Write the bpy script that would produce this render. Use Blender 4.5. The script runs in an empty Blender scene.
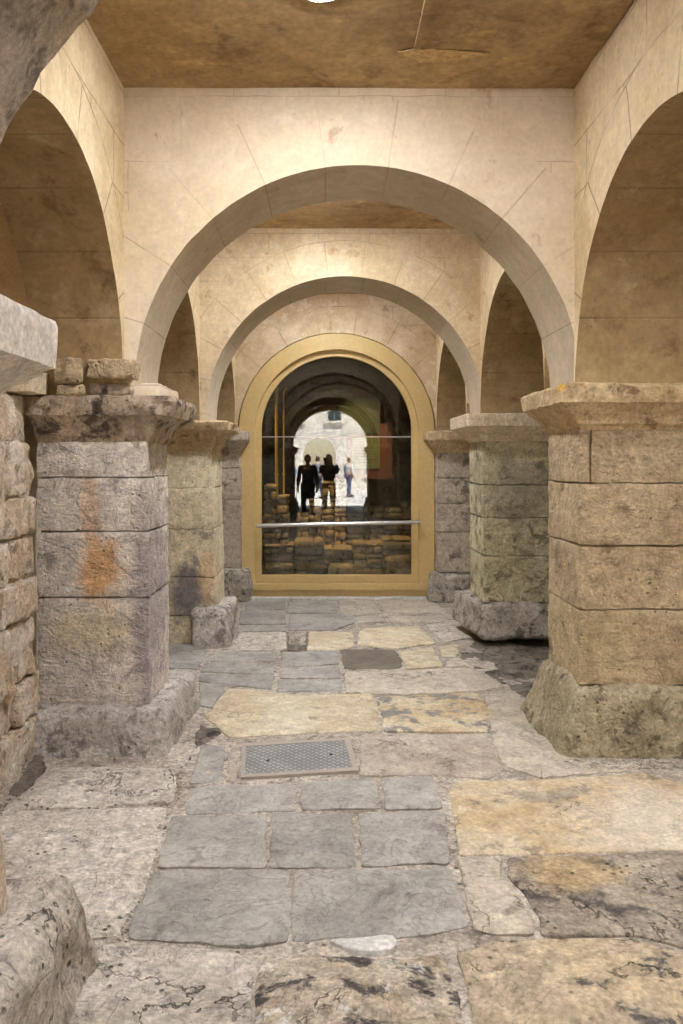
import bpy, bmesh, math, random
from mathutils import Vector, noise
random.seed(7)
PI = math.pi
U = 0.0052            # metres per survey unit
YM = 808 * U          # metres per unit of depth
EYE = 290             # camera height in survey units
C = bpy.context.scene.collection
def P(x, y, z): return Vector((x * U, y * YM, (z + EYE) * U))

# ------------------------------------------------------------------ helpers
def lin(c):
    return tuple(((v / 255) / 12.92 if v / 255 <= .04045 else ((v / 255 + .055) / 1.055) ** 2.4) for v in c) + (1,)
def fbm(p, s, o=4, seed=0):
    q = Vector((p[0] * s + seed * 7.3, p[1] * s - seed * 3.1, p[2] * s + seed * 1.7))
    return noise.fractal(q, 1.0, 2.0, o)
class MB:
    def __init__(self): self.v = []; self.f = []; self.sm = True
    def add(self, vs, fs):
        n = len(self.v); self.v += [tuple(v) for v in vs]; self.f += [tuple(i + n for i in f) for f in fs]; return self
    def build(self, name, mat, parent=None, smooth=True, angle=40):
        me = bpy.data.meshes.new(name); me.from_pydata(self.v, [], self.f); me.validate(); me.update()
        bm = bmesh.new(); bm.from_mesh(me); bmesh.ops.recalc_face_normals(bm, faces=bm.faces); bm.to_mesh(me); bm.free()
        for p in me.polygons: p.use_smooth = smooth
        if smooth:
            try: me.set_sharp_from_angle(angle=math.radians(angle))
            except Exception: pass
        if mat: me.materials.append(mat)
        o = bpy.data.objects.new(name, me); C.objects.link(o)
        if parent: o.parent = parent
        return o
def tag(o, label=None, cat=None, group=None, kind=None):
    if label: o['label'] = label
    if cat: o['category'] = cat
    if group: o['group'] = group
    if kind: o['kind'] = kind
    return o
def empty(name, loc):
    o = bpy.data.objects.new(name, None); o.location = loc; o.empty_display_size = .1; C.objects.link(o); return o
def reparent(o, root):
    # mesh data are in world space, so cancel the root's own offset
    o.parent = root; o.location = -root.location
    return o

def boxgrid(nx, ny, nz):
    """surface of a unit cube as a welded grid; returns params and faces"""
    idx = {}; vs = []; fs = []
    def g(i, j, k):
        t = (i, j, k)
        if t not in idx: idx[t] = len(vs); vs.append((i / nx, j / ny, k / nz))
        return idx[t]
    for k in (0, nz):
        for i in range(nx):
            for j in range(ny): fs.append((g(i, j, k), g(i + 1, j, k), g(i + 1, j + 1, k), g(i, j + 1, k)))
    for j in (0, ny):
        for i in range(nx):
            for k in range(nz): fs.append((g(i, j, k), g(i + 1, j, k), g(i + 1, j, k + 1), g(i, j, k + 1)))
    for i in (0, nx):
        for j in range(ny):
            for k in range(nz): fs.append((g(i, j, k), g(i, j + 1, k), g(i, j + 1, k + 1), g(i, j, k + 1)))
    return vs, fs
def hexrock(mb, cn, r=.02, amp=.01, ns=6, res=.025, seed=0, fine=0):
    """cn: 8 corners [x0y0z0,x1y0z0,x0y1z0,x1y1z0, same for z1] in metres; rounded, weathered block"""
    cn = [Vector(c) for c in cn]
    lx = ((cn[1] - cn[0]).length + (cn[7] - cn[6]).length) / 2
    ly = ((cn[2] - cn[0]).length + (cn[7] - cn[5]).length) / 2
    lz = ((cn[4] - cn[0]).length + (cn[7] - cn[3]).length) / 2
    n = [max(2, min(90, int(l / res))) for l in (lx, ly, lz)]
    vs, fs = boxgrid(*n)
    h = Vector((lx / 2, ly / 2, lz / 2)); rr = min(r, min(h) * .95)
    ex = (cn[1] - cn[0] + cn[7] - cn[6]).normalized(); ey = (cn[2] - cn[0] + cn[7] - cn[5]).normalized(); ez = (cn[4] - cn[0] + cn[7] - cn[3]).normalized()
    out = []
    for v in vs:
        p = Vector([(v[i] * 2 - 1) * h[i] for i in range(3)])
        q = Vector([max(-(h[i] - rr), min(h[i] - rr, p[i])) for i in range(3)])
        d = p - q
        d = d.normalized() if d.length > 1e-9 else Vector((0, 0, 1))
        p2 = q + d * rr
        a, b, c = [(p2[i] / h[i] + 1) / 2 for i in range(3)]
        w = Vector((0, 0, 0))
        for k in range(8):
            fa = a if k & 1 else 1 - a; fb = b if k & 2 else 1 - b; fc = c if k & 4 else 1 - c
            w += cn[k] * (fa * fb * fc)
        nd = ex * d.x + ey * d.y + ez * d.z
        disp = fbm(w, ns, 4, seed) * amp
        if fine: disp += fbm(w, 28, 3, seed + 5) * fine
        out.append(w + nd * disp)
    return mb.add(out, fs)
def boxc(x0, x1, y0, y1, z0, z1):
    return [(x, y, z) for z in (z0, z1) for y in (y0, y1) for x in (x0, x1)]
def ub(x0, x1, y0, y1, z0, z1):      # corners from survey units
    return [P(x, y, z) for z in (z0, z1) for y in (y0, y1) for x in (x0, x1)]
def plainbox(mb, x0, x1, y0, y1, z0, z1):
    v = boxc(x0, x1, y0, y1, z0, z1)
    return mb.add(v, [(0, 1, 3, 2), (4, 5, 7, 6), (0, 1, 5, 4), (2, 3, 7, 6), (0, 2, 6, 4), (1, 3, 7, 5)])
def ubox(mb, x0, x1, y0, y1, z0, z1):
    a = P(x0, y0, z0); b = P(x1, y1, z1); return plainbox(mb, a.x, b.x, a.y, b.y, a.z, b.z)
def tube(mb, pts, r, n=12, cap=True):
    pts = [Vector(p) for p in pts]; rings = []
    for i, p in enumerate(pts):
        t = (pts[min(i + 1, len(pts) - 1)] - pts[max(i - 1, 0)]).normalized()
        a = t.orthogonal().normalized(); b = t.cross(a)
        rings.append([p + (a * math.cos(2 * PI * k / n) + b * math.sin(2 * PI * k / n)) * r for k in range(n)])
    vs = [v for g in rings for v in g]; fs = []
    for i in range(len(pts) - 1):
        for k in range(n): fs.append((i * n + k, i * n + (k + 1) % n, (i + 1) * n + (k + 1) % n, (i + 1) * n + k))
    if cap: fs += [tuple(range(n)), tuple((len(pts) - 1) * n + k for k in range(n))]
    return mb.add(vs, fs)
def loft(mb, rect, prof, amp=.004, ns=9, res=.022, r=.012, seed=0, rough=None):
    """rect in survey units (x0,x1,y0,y1); prof: list of (z, off) off in units, same on all sides or (left,right,front,back)"""
    x0, x1, y0, y1 = rect[0] * U, rect[1] * U, rect[2] * YM, rect[3] * YM
    def ring(off, z):
        l, rt, f, b = [o * U for o in (off if isinstance(off, tuple) else (off,) * 4)]
        X0, X1, Y0, Y1 = x0 - l, x1 + rt, y0 - f, y1 + b
        out = []
        for (ax, ay, bx, by, nx, ny) in ((X0, Y0, X1, Y0, 0, -1), (X1, Y0, X1, Y1, 1, 0), (X1, Y1, X0, Y1, 0, 1), (X0, Y1, X0, Y0, -1, 0)):
            L = (x1 - x0) if ny else (y1 - y0); n = max(3, int(L / res))
            dx, dy = (bx - ax), (by - ay); LL = math.hypot(dx, dy); dx /= LL; dy /= LL
            for i in range(n + 1):
                t = r + (LL - 2 * r) * i / n
                out.append((ax + dx * t, ay + dy * t, nx, ny))
        return out
    rows = []
    pr = []
    for (za, oa), (zb, ob) in zip(prof, prof[1:]):
        oa4 = oa if isinstance(oa, tuple) else (oa,) * 4; ob4 = ob if isinstance(ob, tuple) else (ob,) * 4
        d = max(abs(za - zb), max(abs(p - q) for p, q in zip(oa4, ob4))) * U
        k = max(1, int(d / res))
        for i in range(k): t = i / k; pr.append((za + (zb - za) * t, tuple(p + (q - p) * t for p, q in zip(oa4, ob4))))
    pr.append((prof[-1][0], prof[-1][1] if isinstance(prof[-1][1], tuple) else (prof[-1][1],) * 4))
    for z, off in pr:
        rg = ring(off, z); row = []
        for (x, y, nx, ny) in rg:
            w = Vector((x, y, (z + EYE) * U)); a = amp
            if rough: a = rough(w, amp)
            d = fbm(w, ns, 4, seed) * a + (a > amp * 1.5) * abs(fbm(w, 22, 3, seed)) * -a * .7
            row.append((x + nx * d, y + ny * d, w.z + fbm(w, ns, 3, seed + 9) * a * .4))
        rows.append(row)
    m = len(rows[0]); vs = [v for rw in rows for v in rw]; fs = []
    for i in range(len(rows) - 1):
        for k in range(m): fs.append((i * m + k, i * m + (k + 1) % m, (i + 1) * m + (k + 1) % m, (i + 1) * m + k))
    fs += [tuple(range(m)), tuple((len(rows) - 1) * m + k for k in range(m))]
    return mb.add(vs, fs)

# ------------------------------------------------------------------ materials
class NT:
    def __init__(self, name):
        self.m = bpy.data.materials.new(name); self.m.use_nodes = True; self.t = self.m.node_tree
        self.t.nodes.clear(); self.out = self.n('ShaderNodeOutputMaterial')
        self.geo = self.n('ShaderNodeNewGeometry'); self.pos = self.geo.outputs['Position']
    def n(self, k, **a):
        x = self.t.nodes.new(k)
        for q, v in a.items(): setattr(x, q, v)
        return x
    def l(self, a, b): self.t.links.new(a, b)
    def put(self, sock, v):
        if v is None: return
        if hasattr(v, 'is_linked') or hasattr(v, 'links'): self.l(v, sock)
        else: sock.default_value = v
    def math(self, op, a, b=None, c=None, clamp=False):
        x = self.n('ShaderNodeMath', operation=op, use_clamp=clamp)
        self.put(x.inputs[0], a); self.put(x.inputs[1], b); self.put(x.inputs[2], c); return x.outputs[0]
    def noise(self, s, d=5, r=.55, vec=None, dist=0):
        x = self.n('ShaderNodeTexNoise'); self.l(vec or self.pos, x.inputs['Vector'])
        x.inputs['Scale'].default_value = s; x.inputs['Detail'].default_value = d; x.inputs['Roughness'].default_value = r; x.inputs['Distortion'].default_value = dist
        return x.outputs['Fac']
    def off(self, v):
        x = self.n('ShaderNodeVectorMath', operation='ADD'); self.l(self.pos, x.inputs[0]); x.inputs[1].default_value = v; return x.outputs[0]
    def scl(self, v):
        x = self.n('ShaderNodeVectorMath', operation='MULTIPLY'); self.l(self.pos, x.inputs[0]); x.inputs[1].default_value = v; return x.outputs[0]
    def rng(self, v, a, b, lo=0, hi=1):
        x = self.n('ShaderNodeMapRange'); x.interpolation_type = 'SMOOTHSTEP'; self.put(x.inputs[0], v)
        x.inputs[1].default_value = a; x.inputs[2].default_value = b; x.inputs[3].default_value = lo; x.inputs[4].default_value = hi; return x.outputs[0]
    def mix(self, f, a, b, mode='MIX'):
        x = self.n('ShaderNodeMix', data_type='RGBA', blend_type=mode)
        self.put(x.inputs[0], f); self.put(x.inputs[6], a); self.put(x.inputs[7], b); return x.outputs[2]
    def xyz(self):
        s = self.n('ShaderNodeSeparateXYZ'); self.l(self.pos, s.inputs[0]); return s.outputs
    def finish(self, col, rough=.85, height=None, strength=.5, dist=.02, spec=.3, metal=0):
        b = self.n('ShaderNodeBsdfPrincipled'); self.put(b.inputs['Base Color'], col); self.put(b.inputs['Roughness'], rough)
        b.inputs['Specular IOR Level'].default_value = spec; b.inputs['Metallic'].default_value = metal
        if height is not None:
            u = self.n('ShaderNodeBump'); u.inputs['Strength'].default_value = strength; u.inputs['Distance'].default_value = dist
            self.l(height, u.inputs['Height']); self.l(u.outputs[0], b.inputs['Normal'])
        self.l(b.outputs[0], self.out.inputs[0]); return self.m
def stone(name, c1, c2, c3, big=2.2, mid=6, t3=(.55, .68), pits=.35, bump=.6, dist=.012, stains=(), joint=None, vary=0, spec=.25, tool=0, white=None, rough=.85, seed=(0, 0, 0), fine=60, sp=.22, riven=0, crk=0):
    N = NT(name)
    vec = N.off(seed)
    n1 = N.noise(big, 6, .6, vec); col = N.mix(N.rng(n1, .36, .64), lin(c1), lin(c2))
    n2 = N.noise(mid, 8, .68, N.off((3 + seed[0], 5, 1)), .4); col = N.mix(N.rng(n2, *t3), col, lin(c3))
    if white:
        n5 = N.noise(mid * 1.3, 8, .7, N.off((9 + seed[1], 2, 4)), .3); col = N.mix(N.rng(n5, .56, .66, 0, white[1]), col, lin(white[0]))
    for (p, rad, sc, st) in stains:
        x = N.n('ShaderNodeVectorMath', operation='SUBTRACT'); N.l(N.pos, x.inputs[0]); x.inputs[1].default_value = p
        y = N.n('ShaderNodeVectorMath', operation='MULTIPLY'); N.l(x.outputs[0], y.inputs[0]); y.inputs[1].default_value = tuple(1 / r for r in rad)
        ln = N.n('ShaderNodeVectorMath', operation='LENGTH'); N.l(y.outputs[0], ln.inputs[0])
        wob = N.math('MULTIPLY_ADD', N.noise(9, 6, .6), 1.2, ln.outputs['Value']); m = N.rng(wob, .95, 1.55, st, 0)
        col = N.mix(m, col, lin(sc))
    f = N.noise(fine, 6, .7, vec); g = N.math('MULTIPLY', N.rng(f, .28, .72, 1 - sp * 1.2, 1 + sp), N.rng(N.noise(mid * 2.6, 7, .65, N.off((2, 7, seed[0]))), .32, .68, 1 - sp * .9, 1 + sp * .7))
    gx = N.n('ShaderNodeCombineXYZ'); [N.l(g, gx.inputs[i]) for i in range(3)]
    col = N.mix(1.0, col, gx.outputs[0], 'MULTIPLY')
    v = N.n('ShaderNodeTexVoronoi'); v.inputs['Scale'].default_value = 26; N.l(N.off(seed), v.inputs['Vector'])
    pm = N.math('MULTIPLY', N.rng(v.outputs['Distance'], .10, .26, 1, 0), N.rng(N.noise(5, 4), .5, .62))
    col = N.mix(N.math('MULTIPLY', pm, pits), col, lin(tuple(q * .35 for q in c1)))
    h = N.math('ADD', N.math('MULTIPLY', n2, .9), N.math('MULTIPLY', f, .55))
    h = N.math('SUBTRACT', h, N.math('MULTIPLY', pm, pits * 1.2))
    if riven:
        rn = N.noise(mid * .55, 5, .6, N.off((1, 1 + seed[0], 6)), .8); st = N.math('MULTIPLY', rn, 9); fl_ = N.math('FLOOR', st); fr_ = N.math('SUBTRACT', st, fl_)
        h = N.math('MULTIPLY_ADD', N.math('ADD', fl_, N.rng(fr_, .82, 1)), riven, h)
        ed = N.math('MULTIPLY', N.rng(fr_, .80, .90), N.rng(fr_, .93, 1.0, 1, 0)); col = N.mix(N.math('MULTIPLY', ed, min(.2, riven * .55)), col, lin(tuple(q * .55 for q in c3)))
    if crk:
        cn_ = N.math('ABSOLUTE', N.math('SUBTRACT', N.noise(1.5, 6, .62, N.off((4, seed[0], 2)), .3), .5)); cm = N.math('MULTIPLY', N.rng(cn_, .001, .006, 1, 0), N.rng(N.noise(1.8, 3, .5, N.off((8, 1, seed[1]))), .5, .58))
        col = N.mix(N.math('MULTIPLY', cm, crk), col, lin((52, 46, 40))); h = N.math('SUBTRACT', h, N.math('MULTIPLY', cm, 1.5))
    if tool:
        mp = N.n('ShaderNodeMapping'); mp.inputs['Rotation'].default_value = (.1, .65, .1); mp.inputs['Scale'].default_value = (12, 12, 30); N.l(N.pos, mp.inputs[0])
        w = N.noise(1, 4, .6, mp.outputs[0], .6); h = N.math('MULTIPLY_ADD', N.rng(w, .35, .6), tool, h)
    if joint:
        jm = joint(N); col = N.mix(N.math('MULTIPLY', jm[0], jm[1]), col, lin(jm[2])); h = N.math('SUBTRACT', h, N.math('MULTIPLY', jm[0], 1.3))
        if len(jm) > 3: col = N.mix(jm[3], col, lin(jm[4]))
    if vary:
        oi = N.n('ShaderNodeObjectInfo'); vv = N.rng(oi.outputs['Random'], 0, 1, 1 - vary, 1 + vary)
        vx = N.n('ShaderNodeCombineXYZ'); [N.l(vv, vx.inputs[i]) for i in range(3)]; col = N.mix(1.0, col, vx.outputs[0], 'MULTIPLY')
    return N.finish(col, rough, h, bump, dist, spec)
def arch_joint(axis, c, zs, R, W, n, bw=.55, bh=.26, a=.55, jc=(150, 118, 78), zoff=0, jw=.0035, oja=.8):
    """voussoir ring plus ashlar courses; joints have a steady width in metres"""
    def f(N):
        X, Y, Z = N.xyz(); u = N.math('SUBTRACT', X if axis == 'x' else Y, c); v = N.math('SUBTRACT', Z, zs)
        wob = N.math('MULTIPLY', N.math('SUBTRACT', N.noise(7, 3), .5), .018)
        r = N.math('ADD', N.math('SQRT', N.math('ADD', N.math('MULTIPLY', u, u), N.math('MULTIPLY', v, v))), wob)
        an = N.math('ARCTAN2', v, u); t = N.math('MULTIPLY', an, n / PI); fr = N.math('ABSOLUTE', N.math('SUBTRACT', N.math('FRACT', N.math('ADD', t, .5)), .5))
        dj = N.math('MULTIPLY', N.math('MULTIPLY', fr, PI / n), r)
        inr = N.math('LESS_THAN', r, R + W)
        ring = N.math('MULTIPLY', N.rng(dj, jw * .5, jw * 1.5, 1, 0), inr)
        oj = N.math('MULTIPLY', oja, N.rng(N.math('ABSOLUTE', N.math('SUBTRACT', r, R + W)), jw * .5, jw * 1.5, 1, 0))
        cv = N.n('ShaderNodeCombineXYZ'); N.l(N.math('ADD', N.math('ADD', X if axis == 'x' else Y, 20), wob), cv.inputs[0]); N.l(N.math('ADD', N.math('ADD', Z, zoff), wob), cv.inputs[1])
        br = N.n('ShaderNodeTexBrick'); br.inputs['Scale'].default_value = 1; br.inputs['Mortar Size'].default_value = jw * .9; br.inputs['Mortar Smooth'].default_value = .3
        br.inputs['Brick Width'].default_value = bw; br.inputs['Row Height'].default_value = bh; N.l(cv.outputs[0], br.inputs['Vector'])
        ash = N.math('MULTIPLY', br.outputs['Fac'], N.math('SUBTRACT', 1, inr))
        j = N.math('MAXIMUM', N.math('MAXIMUM', ring, oj), ash)
        j = N.math('MULTIPLY', j, N.rng(N.noise(2.5, 4), .38, .56, .25, 1))
        return (j, a, jc)
    return f
def line_joint(N):
    return None

CREAM = ((224, 202, 162), (208, 184, 142), (190, 160, 116))
SPR = (74 + EYE) * U
RT = 220 * U; RS = 190 * U
m_cross = stone('cream_plastered_stone', (232, 217, 192), (224, 206, 176), (204, 176, 146), 1.6, 5, (.60, .68), .12, .25, .006, fine=40, sp=.06,
                joint=arch_joint('x', 32 * U, SPR, RT, 68 * U, 11, a=.38, oja=.15, bh=.34), white=((238, 228, 208), .4))
m_cross2 = stone('cream_ashlar_stone', (226, 208, 176), (208, 186, 150), (190, 160, 122), 2, 5, (.58, .68), .15, .35, .008, fine=40, sp=.09,
                joint=arch_joint('x', 32 * U, SPR, RT, 58 * U, 13, .42, .20, .6, jc=(168, 138, 98)), white=((232, 220, 196), .5))
m_end = stone('pale_end_wall_stone', (216, 198, 168), (196, 172, 138), (150, 124, 96), 2.4, 4, (.60, .72), .15, .35, .008, fine=40, sp=.09,
                joint=arch_joint('x', 26 * U, SPR - 10 * U, RT, 60 * U, 9, .42, .22, .6, jc=(120, 96, 70)), white=((232, 222, 200), .6))
def side_mat(nm, yc, dark=1.0, zoff=0):
    return stone(nm, tuple(q * dark for q in (230, 211, 176)), tuple(q * dark for q in (212, 190, 150)), tuple(q * dark for q in (182, 154, 112)), 2, 5, (.6, .76), .2, .4, .008, fine=40, sp=.09,
                joint=arch_joint('y', yc * YM, SPR, RS, 52 * U, 7, .5, .27, .6, jc=(132, 100, 62), zoff=zoff, jw=.005), white=((228, 212, 178), .35))
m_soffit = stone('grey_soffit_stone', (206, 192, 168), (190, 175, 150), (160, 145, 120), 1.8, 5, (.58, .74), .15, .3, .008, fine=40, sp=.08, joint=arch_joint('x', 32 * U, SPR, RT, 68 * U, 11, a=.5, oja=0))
m_grey_arch = stone('rough_grey_arch_stone', (200, 184, 164), (172, 158, 140), (128, 116, 102), 3, 9, (.5, .65), .4, .9, .02)
m_ceil = stone('ochre_ceiling_plaster', (186, 158, 118), (160, 132, 94), (128, 102, 72), 1.4, 3.2, (.52, .70), .15, .35, .008, white=((206, 172, 124), .55), fine=30, sp=.16)
m_ceilpatch = stone('pale_plaster_patch', (214, 184, 140), (196, 164, 118), (170, 136, 90), 6, 12, (.6, .7), .1, .2, .004)
m_pierL = stone('mauve_grey_pier_stone', (228, 216, 202), (210, 200, 190), (170, 160, 152), 2.6, 6, (.52, .66), .5, 1, .019, tool=.2, riven=.25,
                stains=(((-1.17, 4.16, .93), (.16, .5, .24), (214, 156, 84), .7), ((-1.22, 4.16, 1.22), (.08, .4, .3), (214, 170, 120), .45),
                        ((-1.22, 4.16, .62), (.34, .5, .16), (214, 198, 160), .6), ((-.93, 4.2, .72), (.11, .8, .62), (158, 147, 150), .75), ((-.95, 4.2, 1.2), (.07, .8, .3), (150, 138, 130), .5)),
                white=((226, 216, 200), .5))
m_pierR = stone('ochre_pier_stone', (200, 180, 146), (180, 160, 128), (140, 122, 96), 2.4, 6, (.54, .68), .5, 1, .019, tool=.18, riven=.22, white=((210, 192, 150), .5),
                stains=(((1.36, 4.3, .55), (.4, .6, .28), (184, 172, 124), .3),))
m_pierR2 = stone('olive_pier_stone', (208, 198, 164), (186, 176, 142), (134, 126, 100), 2.6, 7, (.5, .62), .4, 1, .019, tool=.15, riven=.25, white=((198, 190, 150), .4), stains=(((1.6, 6.75, 1.25), (.5, .8, .42), (146, 136, 116), .6),))
m_pierL2 = stone('cream_pier_stone', (224, 210, 180), (206, 192, 162), (154, 142, 130), 2.8, 7, (.54, .66), .4, .7, .012, white=((224, 208, 168), .5),
                stains=(((-1.15, 6.8, .42), (.22, .8, .34), (108, 102, 104), .9), ((-.98, 6.8, .55), (.1, .6, .3), (214, 178, 136), .6)))
m_respond = stone('grey_respond_stone', (196, 184, 164), (174, 162, 146), (130, 120, 108), 3, 8, (.52, .64), .4, .9, .012)
m_rubble = stone('pale_rubble_stone', (226, 214, 198), (206, 184, 158), (152, 134, 114), 4, 10, (.52, .66), .5, .9, .015, white=((228, 218, 200), .6), riven=.3)
m_baseL = stone('weathered_base_stone', (206, 198, 188), (184, 176, 167), (134, 126, 120), 3.5, 9, (.5, .64), .5, 1, .024, riven=.3, white=((214, 206, 196), .7))
m_baseR = stone('ochre_base_stone', (190, 176, 146), (164, 150, 122), (118, 106, 86), 3.5, 9, (.52, .66), .5, 1, .024, riven=.3, white=((206, 194, 166), .55))
m_baseG = stone('grey_base_stone', (192, 184, 168), (164, 156, 142), (112, 106, 96), 3.5, 9, (.5, .64), .5, 1, .024, riven=.3, white=((190, 180, 164), .5))
m_impD = stone('eroded_dark_impost_stone', (190, 172, 150), (156, 140, 122), (92, 80, 70), 4, 9, (.5, .62), .4, .9, .014, white=((196, 176, 150), .55))
m_impB = stone('buff_impost_stone', (206, 184, 146), (180, 156, 118), (136, 112, 82), 4, 9, (.56, .68), .35, .7, .01, white=((226, 212, 184), .5), stains=(((1.18, 4.1, 1.88), (.05, .12, .03), (220, 170, 60), .8),))
m_impW = stone('pale_impost_stone', (222, 206, 178), (204, 186, 156), (168, 148, 120), 4, 9, (.6, .72), .2, .5, .008, white=((236, 226, 206), .5))
m_impG = stone('grey_white_impost_stone', (226, 218, 206), (206, 196, 184), (156, 140, 126), 3, 6, (.58, .72), .15, .35, .006, white=((230, 226, 220), .6))
# floor stones
SL = {}
SL['G'] = stone('grey_slate', (170, 166, 157), (148, 144, 137), (118, 114, 108), 3, 7, (.54, .7), .15, .8, .012, vary=.10, spec=.45, rough=.6, white=((172, 166, 156), .5), sp=.17, riven=.36)
SL['Y'] = stone('yellow_sandstone', (212, 200, 174), (196, 178, 146), (158, 142, 120), 2.2, 5, (.58, .68), .25, .6, .012, vary=.06, white=((220, 206, 180), .6), seed=(4, 3, 0), spec=.4, rough=.65, sp=.2, riven=.2, crk=.5)
SL['L'] = stone('yellow_to_pale_sandstone', (200, 186, 158), (186, 162, 124), (140, 126, 108), 2.6, 6, (.54, .64), .35, .7, .012, white=((224, 212, 190), .6), spec=.4, rough=.65, sp=.2, riven=.2, crk=.5, stains=(((1.5, 3.25, 0), (.62, .6, .6), (206, 194, 176), .9), ((.95, 3.55, 0), (.2, .1, .5), (150, 144, 136), .5)))
SL['M'] = stone('mottled_yellow_grey_stone', (206, 194, 166), (194, 170, 128), (136, 130, 124), 3, 7, (.50, .58), .25, .7, .014, vary=.05, white=((214, 202, 178), .6), seed=(1, 8, 0), spec=.4, rough=.65, sp=.2, riven=.25)
SL['P'] = stone('pale_pitted_stone', (206, 197, 184), (188, 178, 164), (140, 130, 120), 3, 8, (.57, .68), 1.0, .9, .016, vary=.05, white=((226, 218, 206), .7), seed=(2, 2, 0), sp=.26, riven=.3, crk=.7)
SL['B'] = stone('beige_flagstone', (198, 187, 170), (180, 168, 150), (138, 126, 112), 2.5, 6, (.56, .7), .3, .6, .012, vary=.05, white=((208, 194, 168), .5), seed=(7, 1, 0), spec=.4, rough=.65, sp=.22, riven=.22, crk=.7)
SL['D'] = stone('dark_damp_stone', (128, 118, 102), (106, 98, 86), (86, 80, 72), 3, 6, (.55, .7), .2, .5, .01, seed=(3, 9, 0), spec=.4, rough=.55, sp=.15)
SL['R'] = stone('brown_mortar_bed', (182, 170, 156), (166, 153, 139), (130, 114, 100), 2.5, 6, (.54, .7), .3, .5, .01, white=((190, 176, 160), .5), seed=(5, 5, 0), sp=.2, crk=.6)
SL['K'] = stone('dark_pitted_stone', (166, 154, 138), (142, 130, 116), (90, 84, 78), 3, 8, (.50, .64), .8, .8, .014, white=((194, 180, 158), .4), seed=(6, 2, 0), stains=(((.88, 2.9, 0), (.25, .2, .5), (196, 170, 124), .6),), sp=.28, riven=.3, crk=.6)
SL['S'] = stone('mottled_black_white_stone', (196, 184, 166), (172, 154, 130), (84, 78, 74), 3, 7, (.52, .60), .9, 1, .02, white=((226, 220, 210), .8), seed=(8, 6, 0), sp=.3, riven=.3, crk=.7)
SL['H'] = stone('ochre_blotched_stone', (192, 174, 142), (174, 158, 136), (100, 94, 90), 3, 6, (.55, .62), .6, .8, .016, white=((210, 194, 160), .6), seed=(9, 4, 0), sp=.26, riven=.25, crk=.7)
SL['W'] = stone('white_stone_chip', (200, 198, 192), (184, 182, 176), (160, 156, 150), 5, 9, (.58, .7), .1, .5, .01, sp=.2)
m_mortar = stone('mortar_and_grit', (196, 186, 172), (170, 158, 144), (116, 106, 96), 2.2, 9, (.54, .66), .6, 1, .02, sp=.34)
m_earth = stone('dark_earth', (140, 131, 118), (112, 104, 94), (72, 66, 60), 4, 10, (.5, .62), .5, 1, .03, white=((150, 138, 122), .5))

def simple(name, c, rough=.5, metal=0, spec=.5, bump=0):
    N = NT(name); n = N.noise(25, 4); col = N.mix(N.rng(n, .3, .7), lin(tuple(q * .95 for q in c)), lin(c))
    return N.finish(col, rough, n if bump else None, bump, .002, spec, metal)
m_frame = simple('gold_beige_paint', (204, 176, 118), .5)
m_steel = simple('brushed_steel', (196, 194, 188), .32, .9)
m_black = simple('black_gasket', (30, 28, 26), .6)
m_white = simple('white_lamp_body', (230, 230, 226), .4)
m_pipe = simple('ochre_painted_pipe', (206, 170, 70), .4)
def emis(name, c, s):
    N = NT(name); e = N.n('ShaderNodeEmission'); e.inputs[0].default_value = c; e.inputs[1].default_value = s; N.l(e.outputs[0], N.out.inputs[0]); return N.m
LAMP = 96
m_lamp = emis('lamp_diffuser', (.96, .965, 1, 1), LAMP)
def glassmat():
    N = NT('window_glass'); tr = N.n('ShaderNodeBsdfTransparent'); tr.inputs[0].default_value = (.86, .9, .87, 1)
    gl = N.n('ShaderNodeBsdfGlossy'); gl.inputs['Roughness'].default_value = 0.0; gl.inputs[0].default_value = (1, 1, 1, 1)
    fr = N.n('ShaderNodeFresnel'); fr.inputs[0].default_value = 1.52
    mx = N.n('ShaderNodeMixShader'); N.l(fr.outputs[0], mx.inputs[0]); N.l(tr.outputs[0], mx.inputs[1]); N.l(gl.outputs[0], mx.inputs[2]); N.l(mx.outputs[0], N.out.inputs[0]); return N.m
m_glass = glassmat()
def treadplate():
    N = NT('galvanised_tread_plate'); X, Y, Z = N.xyz()
    def lozenge(ox, oy, flip):
        a = N.math('SUBTRACT', N.math('FRACT', N.math('MULTIPLY_ADD', X, 24, ox)), .5); b = N.math('SUBTRACT', N.math('FRACT', N.math('MULTIPLY_ADD', Y, 24, oy)), .5)
        p = N.math('ADD', a, N.math('MULTIPLY', b, flip)); q = N.math('SUBTRACT', N.math('MULTIPLY', a, flip), b)
        d = N.math('ADD', N.math('MULTIPLY', N.math('MULTIPLY', p, p), 4), N.math('MULTIPLY', N.math('MULTIPLY', q, q), 40))
        return N.rng(d, .5, 1.1, 1, 0)
    h = N.math('MAXIMUM', lozenge(0, 0, 1), lozenge(.5, .5, -1))
    n = N.noise(8, 5); col = N.mix(N.rng(n, .35, .65), lin((196, 194, 192)), lin((168, 166, 164)))
    col = N.mix(N.math('MULTIPLY', N.math('SUBTRACT', 1, h), .75), col, lin((90, 88, 84)))
    return N.finish(col, .5, h, 1, .012, .5, .15)
m_tread = treadplate()

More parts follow.
